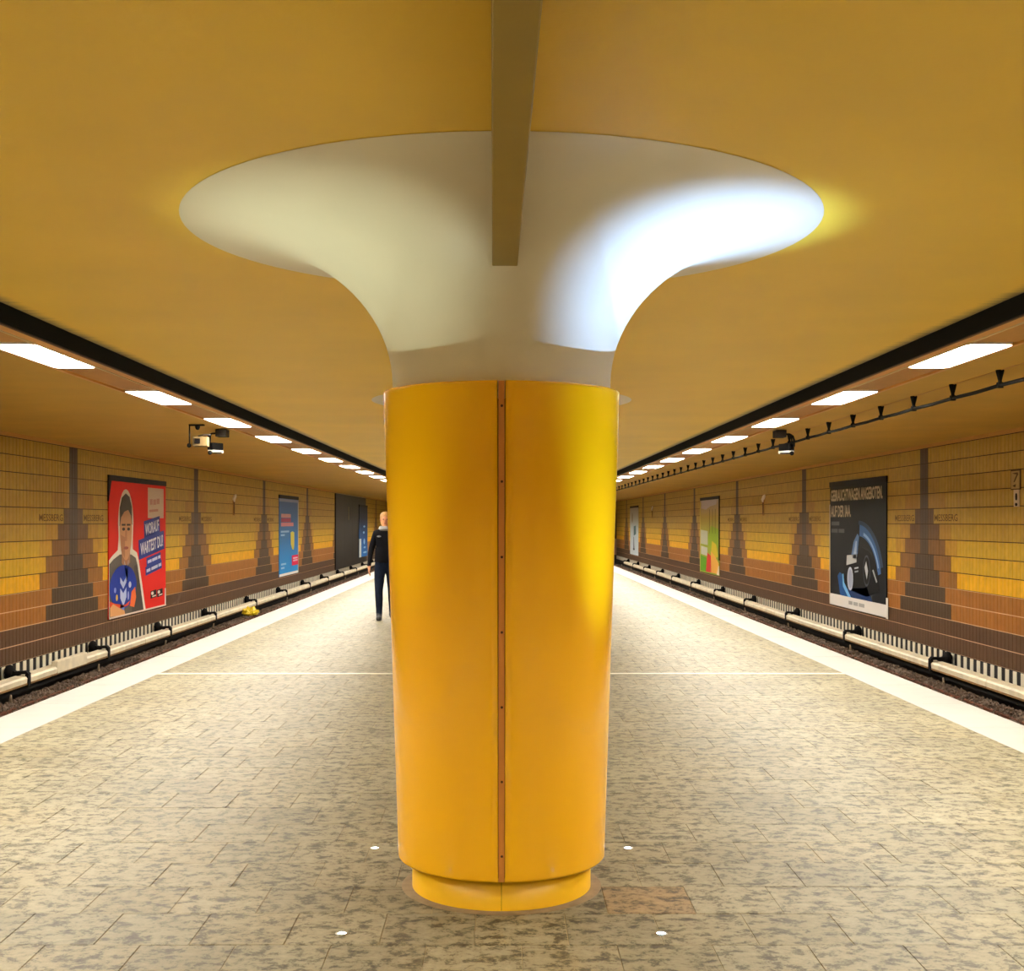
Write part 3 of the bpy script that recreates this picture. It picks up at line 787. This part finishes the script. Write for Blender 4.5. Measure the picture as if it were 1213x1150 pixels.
pp(t, 'bumper_light', rrect(1.95, .83, .26, .03, .1), 4, (196,200,206)); pp(t, 'bumper_light', rrect(1.95, .76, .24, .03, .1), 4, (170,176,184))
pp(t, 'door_mark', [(2.98,.82),(3.04,.84),(3.28,.62),(3.22,.60)], 4, (180,184,186))
pp(t, 'blue_sweep', [(.6, .62), (.75, .70), (.95, .66), (1.1, .42), (1.6, .2), (1.3, .2), (.8, .24)], 2, (34,84,146))
pp(t, 'blue_sweep', [(.95, .66), (1.02, .68), (1.08, .50), (1.62, .2), (1.42, .2), (1.0, .42)], 3, (120,184,240))
pp(t, 'blue_sweep', [(1.3, .40), (2.4, .46), (2.6, .52), (3.0, .2), (1.7, .2)], 2, (26,54,104))
pp(t, 'white_band', [(0, 0), (3.8, 0), (3.8, .23), (0, .23)], 4, (238,234,228))
for (x, w_) in ((1.55,.26),(1.9,.3),(2.3,.36)): pp(t, 'small_text', rrect(x, .12, w_, .07), 5, (176,174,170))
pp(t, 'white_edge', [(3.80, -.02), (3.9, -.02), (3.9, .36), (3.80, .36)], 4, (240,236,228))
pp(t, 'white_edge', [(-.03, 0), (.03, 0), (.03, 2.1), (-.03, 2.1)], 4, (206,190,164))

# blue poster on the left
t = poster('left', -1, 38.4, 3.6, 2.58, grad_mat('print_blue_blend', [(0, (36,146,220)), (.45, (58,120,186)), (1, (86,112,168))]), 'blue poster with a yellow shape and red square on the left wall', top=.10)
pp(t, 'white_edge', [(0, 0), (3.6, 0), (3.6, .08), (0, .08)], 1, (240,236,230)); pp(t, 'white_edge', [(3.5, 0), (3.6, 0), (3.6, 2.4), (3.5, 2.4)], 1, (206,210,216))
pp(t, 'white_edge', [(0, 2.38), (3.6, 2.38), (3.6, 2.47), (0, 2.47)], 1, (150,160,190))
for (x, y_, w_, c_) in ((1.05,1.93,1.75,(222,170,170)),(1.05,1.79,1.75,(178,82,110)),(1.3,1.65,2.3,(228,150,160))): pp(t, 'headline_text', rrect(x+.15, y_, w_, .12), 2, c_)
for (x, y_, w_) in ((1.0,1.42,1.5),(.6,1.31,.7),(.75,.38,.9),(.6,.26,.6)): pp(t, 'small_text', rrect(x, y_, w_, .06), 2, (160,196,232))
pp(t, 'yellow_shape', [(2.05, 1.38), (2.4, 1.42), (2.75, 1.38), (2.75, .95), (2.65, .8), (2.35, .82), (2.1, 1.0)], 2, (226,208,84))
pp(t, 'red_square', [(2.3, .28), (3.55, .28), (3.55, .62), (2.3, .62)], 2, (226,26,84))
for y_ in (.52, .44): pp(t, 'square_text', rrect(2.95, y_, .9, .05), 3, (244,200,214))

# dark blue poster on the black panel, far left
black = empty('wall_panel'); black.matrix_world = wall_matrix(-1, 51.3, -.42, .01)
tag(black, 'tall black boarded panel covering the far left wall', 'panel')
for q in range(4): MB().cbox(q*2.85+.004, (q+1)*2.85-.004, 0, 3.24, 0, .05, .004).build('board', M['panel_black'], black)
MB().box(0, 11.4, 3.22, 3.245, 0, .07).build('top_trim', M['panel_edge'], black)
MB().box(4.2, 4.28, 2.1, 2.7, .05, .07).build('handle', M['grey_metal'], black)
t = poster('left', -1, 59.4, 3.7, 2.56, grad_mat('print_navy_blend', [(0, (24,110,190)), (.4, (18,70,130)), (.75, (16,28,50)), (1, (14,14,20))]), 'dark blue poster with white marks beyond the black panel', top=.08, off=.075)
pp(t, 'white_edge', [(0, 0), (.9, 0), (.9, .9), (0, .9)], 1, (206,212,214))
for (x, y_, w_, h_) in ((2.0,1.2,.8,.12),(2.2,.75,.7,.3),(2.4,.45,1.0,.1),(2.5,.2,1.6,.1),(2.2,1.5,.8,.1)): pp(t, 'white_mark', oval(x, y_, w_/2, h_/2, 12), 2, (150,190,226))

# bright collage poster, right
t = poster('right', 1, 42.9, 3.72, 2.56, grad_mat('print_green_blend', [(0, (150,170,60)), (.4, (160,170,44)), (.75, (186,160,76)), (1, (196,182,170))]), 'colourful green and orange poster on the right wall', top=.09)
for nm, pts_, c_, l_ in (('sky_patch', [(.2,2.2),(.3,2.46),(3.3,2.46),(3.2,2.3),(2.0,2.25),(1.2,2.15)], (200,190,196), 1),
    ('green_patch', [(1.6,1.2),(2.2,1.6),(3.6,1.5),(3.6,.9),(2.6,.8),(1.8,.9)], (150,178,40), 1),
    ('pale_block', [(.1,.98),(.1,1.46),(1.55,1.42),(1.55,.95)], (196,198,176), 2), ('pale_block', [(.2,.62),(.2,.9),(1.5,.86),(1.5,.58)], (208,206,190), 2),
    ('green_patch', [(.05,.05),(.05,.58),(1.3,.52),(1.4,.05)], (96,158,30), 2), ('red_patch', [(1.2,.05),(1.5,.7),(2.2,.6),(2.3,.05)], (218,66,54), 3),
    ('orange_patch', [(2.1,.05),(2.2,.75),(3.0,.6),(3.66,.4),(3.66,.05)], (242,180,80), 3), ('yellow_patch', [(2.2,.7),(2.4,1.1),(3.2,1.0),(3.5,.6),(3.0,.55)], (220,196,48), 2),
    ('cream_edge', [(3.3,.02),(3.6,.32),(3.75,.32),(3.75,.02)], (240,222,190), 4)): pp(t, nm, pts_, l_, c_)
for x in (1.9, 2.5, 3.0): pp(t, 'thin_line', rrect(x, 1.75, .06, .8), 2, (96,92,48))
pp(t, 'yellow_edge', [(-.02, 0), (.07, 0), (.07, 2.4), (-.02, 2.4)], 3, (212,196,96))
MB().poly([(3.66, 0.5), (3.74, 0.5), (3.74, 2.57), (3.66, 2.57)], 0, .03).build('side_rail', pm((40,32,24)), t)

# pale poster, far right
t = poster('right', 1, 66.3, 3.9, 2.56, grad_mat('print_pale_blend', [(0, (206,218,228)), (.6, (190,204,214)), (1, (176,160,140))]), 'pale poster with a thin dark figure on the far right wall', top=.09)
pp(t, 'dark_figure', [(1.7,.3),(1.75,.95),(1.95,.95),(2.1,.3)], 1, (60,72,84)); pp(t, 'dark_figure', [(1.8,1.0),(1.8,1.5),(2.9,1.55),(2.9,1.1)], 1, (86,118,126)); pp(t, 'grey_patch', oval(1.1,1.95,.3,.28), 1, (150,140,120))
pp(t, 'dark_base', oval(1.9,.3,.4,.06), 1, (50,60,70))

# station name lettering beside the towers
for sn, s in SIDES:
    wall = bpy.data.objects['wall_'+sn]
    lm = pm((112,84,42), .7)
    for k in range(3):
        for d in (-1, 1):
            yc = TOWER[sn]+63*TP*k+d*(.47+.52)
            h = empty('lettering_base'); h.matrix_world = wall_matrix(s, yc, 1.665, .0095)
            o = text_mesh('MESSBERG', -.5, .5, -.055, .055, 0, lm, 'station_lettering', None, 0, .01)
            o.parent = wall; o.matrix_world = h.matrix_world.copy(); bpy.data.objects.remove(h)
            o['label'] = 'dark station name lettering MESSBERG on the tiles'

# ------------------------------------------------------------------ small wall signs
def marker(sn, s, yc, label, big=False):
    t = empty('wall_sign'); t.matrix_world = wall_matrix(s, yc, 1.80, .009)
    tag(t, label, 'sign', 'small signs on the track walls')
    if big:
        MB().poly(rrect(0, .37, .31, .27), 0, .012).build('sign_frame', pm((84,60,30)), t)
        MB().poly(rrect(0, .37, .27, .24), .01, .016).build('sign_plate', pm((176,150,96)), t)
        MB().poly([(-.10,.46),(.08,.47),(.10,.44),(-.02,.34),(-.05,.34),(.05,.44)], .014, .019).build('sign_mark', pm((90,64,34)), t)
        MB().poly([(-.08,.29),(.02,.31),(.0,.27)], .014, .019).build('sign_mark', pm((70,50,28)), t)
        MB().poly(rrect(.03, .12, .17, .23), 0, .012).build('lower_plate', pm((204,184,150)), t)
        MB().poly(oval(.03, .14, .03, .05, 12), .01, .018).build('sign_mark', pm((30,24,20)), t)
        MB().poly(oval(.03, .035, .035, .022, 12), .01, .018).build('sign_mark', pm((30,24,20)), t)
    else:
        MB().poly(rrect(0, .18, .20, .42), 0, .012).build('sign_plate', pm((150,112,58)), t)
        MB().poly(rrect(0, .16, .10, .30), .01, .02).build('sign_mark', pm((104,76,44)), t)
        MB().poly([(-.16,.40),(.02,.50),(.2,.52),(.22,.46),(.08,.38),(.04,.32),(-.04,.32)], 0, .03).build('white_cap', pm((246,238,220)), t)
marker('right', 1, 16.62, 'pale square sign with a mark at the right picture edge', True)
marker('left', -1, 31.95, 'small white-topped wall sign between two towers on the left wall')
marker('right', 1, 32.65, 'small white-topped wall sign nearest on the right wall')
marker('right', 1, 56.7, 'small white-topped wall sign far along the right wall')

# ------------------------------------------------------------------ crumpled yellow bag on the ballast
rnd = random.Random(5)
b = MB().ell((0, 0, .07), (.20, .26, .10), 18, 12)
b.v = [(x*(1+rnd.uniform(-.28, .28)), y*(1+rnd.uniform(-.28, .28)), max(0, z*(1+rnd.uniform(-.4, .45)))) for x, y, z in b.v]
b.sm = [False]*len(b.sm)
o = b.build('plastic_bag', M['bag']); o.location = (-6.40, 31.2, -.775)
tag(o, 'crumpled yellow plastic bag lying on the ballast of the left track', 'bag')

# ------------------------------------------------------------------ walking person
def make_person():
    V = []; E_ = []; Rr = []
    def v(p, r, link=None):
        V.append(p); Rr.append(r if isinstance(r, tuple) else (r, r))
        if link is not None: E_.append((link, len(V)-1))
        return len(V)-1
    # local: faces -y (towards the camera), x to the picture's right
    pel = v((0, 0, .95), (.155, .115))
    bel = v((0, -.01, 1.10), (.150, .11), pel); che = v((0, -.01, 1.28), (.175, .12), bel)
    sh = v((0, 0, 1.42), (.135, .09), che); nk = v((0, -.005, 1.51), .056, sh); nk2 = v((0, -.015, 1.555), .055, nk)
    hd = v((0, -.025, 1.625), (.073, .085), nk2); hd2 = v((0, -.02, 1.685), (.072, .088), hd); v((0, -.015, 1.715), (.05, .06), hd2)
    for s_ in (-1, 1):
        a = v((s_*.155, 0, 1.42), .068, sh)
        el = v((s_*.235, .02 if s_ < 0 else -.06, 1.16), .052, a)
        sw = -.06 if s_ < 0 else -.20
        wr = v((s_*.262, sw, .92), .034, el)
        pa = v((s_*.265, sw-.02, .865), (.024, .036), wr)
        for q, (dy, ln) in enumerate(((-.03, .065), (-.01, .078), (.01, .072), (.03, .058))):
            f1 = v((s_*.264, sw-.022+dy, .82), .0095, pa)
            f2 = v((s_*.255, sw-.026+dy, .82-ln*.55), .0085, f1); v((s_*.24, sw-.022+dy, .82-ln), .007, f2)
        th = v((s_*.25, sw-.058, .86), .011, pa); v((s_*.245, sw-.072, .825), .009, th)
    # legs mid-stride
    for s_, hipy, kne, ank, toe in ((-1, 0, (-.105, -.07, .50), (-.10, -.02, .09), (-.105, -.17, .035)), (1, 0, (.10, .03, .51), (.095, .26, .14), (.10, .16, .04))):
        h = v((s_*.095, 0, .86), .102, pel); k1 = v((s_*.10, (kne[1])*.5, .68), .090, h)
        k = v(kne, .070, k1); c_ = v(((kne[0]+ank[0])/2, (kne[1]+ank[1])/2+.02, (kne[2]+ank[2])/2+.05), .068, k)
        an = v(ank, .050, c_); v((ank[0], ank[1]+.04, ank[2]-.05), .036, an); v(toe, (.044, .034), an)
    me = bpy.data.meshes.new('body'); me.from_pydata(V, E_, []); ob = bpy.data.objects.new('body', me); COL.objects.link(ob)
    sk = ob.modifiers.new('skin', 'SKIN'); sk.use_smooth_shade = True
    for i, d in enumerate(me.skin_vertices[0].data): d.radius = Rr[i]; d.use_root = (i == 0)
    ss = ob.modifiers.new('sub', 'SUBSURF'); ss.levels = 2; ss.render_levels = 2
    dg = bpy.context.evaluated_depsgraph_get(); dg.update()
    m2 = bpy.data.meshes.new_from_object(ob.evaluated_get(dg)); bpy.data.objects.remove(ob)
    m2.name = 'body'; m2.materials.clear()
    for mm in (mat('skin', (214,150,112), .5), mat('black_jacket', (16,16,20), .9, var=.2, scale=20, spec=.1), mat('dark_jeans', (20,28,44), .9, var=.2, scale=30, spec=.1), mat('dark_shoes', (16,16,18), .5)): m2.materials.append(mm)
    for p in m2.polygons:
        z = p.center.z; x = abs(p.center.x); p.use_smooth = True
        if z > 1.53: i = 0
        elif x > .205 and z < .90: i = 0
        elif z > .98 or (x > .20 and z > .88): i = 1
        elif z > .13: i = 2
        else: i = 3
        p.material_index = i
    return m2
t = empty('person', (-1.885, 19.9, 0)); t.rotation_euler = (0, 0, .05)
tag(t, 'person in a black jacket and dark jeans walking half hidden behind the yellow column', 'person')
pme = make_person()
zmin = min(v.co.z for v in pme.vertices)
for v_ in pme.vertices: v_.co.z -= zmin
put('body', pme, t)
_a = {-1: (-.10, -.115, .04), 1: (.098, .20, .085)}
for s_ in (-1, 1):
    mx_ = Matrix.Rotation(0 if s_ < 0 else -.35, 3, 'X')
    b = MB().ell((0, 0, 0), (.050, .135, .048), 14, 8, mx_); b.ell((0, .06, .02), (.047, .07, .055), 12, 8, mx_)
    b.v = [(x+_a[s_][0], y+_a[s_][1], max(0.002, z+_a[s_][2])) for x, y, z in b.v]
    b.build('shoe', mat('black_shoe', (18,18,20), .6), t)
dz = -zmin
hair = mat('blond_hair', (196,150,92), .6, var=.25, scale=60)
b = MB().ell((0, .02, 1.70+dz), (.092, .105, .085), 16, 10); b.ell((0, .06, 1.62+dz), (.086, .07, .10), 14, 8)
b.build('hair', hair, t)
b = MB().lathe([(.075, 1.50), (.105, 1.47), (.115, 1.505), (.095, 1.545), (.078, 1.54), (.075, 1.50)], 20, center=(0, .01, dz)); b.ell((0, .10, 1.47+dz), (.11, .05, .08))
b.build('hood', mat('grey_hood', (150,148,146), .8), t)
b = MB().lathe([(.20, .955), (.212, .965), (.205, 1.10), (.20, 1.2)], 24); b.v = [(x*.84, y*.64-.003, z+dz) for x, y, z in b.v]
b.build('jacket_hem', mat('jacket_black', (16,16,20), .9, spec=.1), t)
for s_ in (-1, 1):
    MB().ell((s_*.03, -.103, 1.655+dz), (.012, .008, .008), 8, 6).build('eye', mat('eye_dark', (50,36,30), .3), t)
    MB().ell((s_*.077, -.01, 1.645+dz), (.012, .02, .032), 8, 6).build('ear', mat('ear_skin', (206,140,104), .5), t)
    MB().ell((s_*.10, -.105, 1.38+dz), (.035, .012, .014), 8, 6).build('chest_patch', mat('pale_patch', (170,170,172), .6), t)
MB().ell((0, -.118, 1.632+dz), (.013, .018, .022), 8, 6).build('nose', mat('nose_skin', (208,142,106), .5), t)
MB().ell((0, -.103, 1.592+dz), (.024, .008, .006), 8, 6).build('mouth', mat('mouth_red', (160,84,74), .5), t)
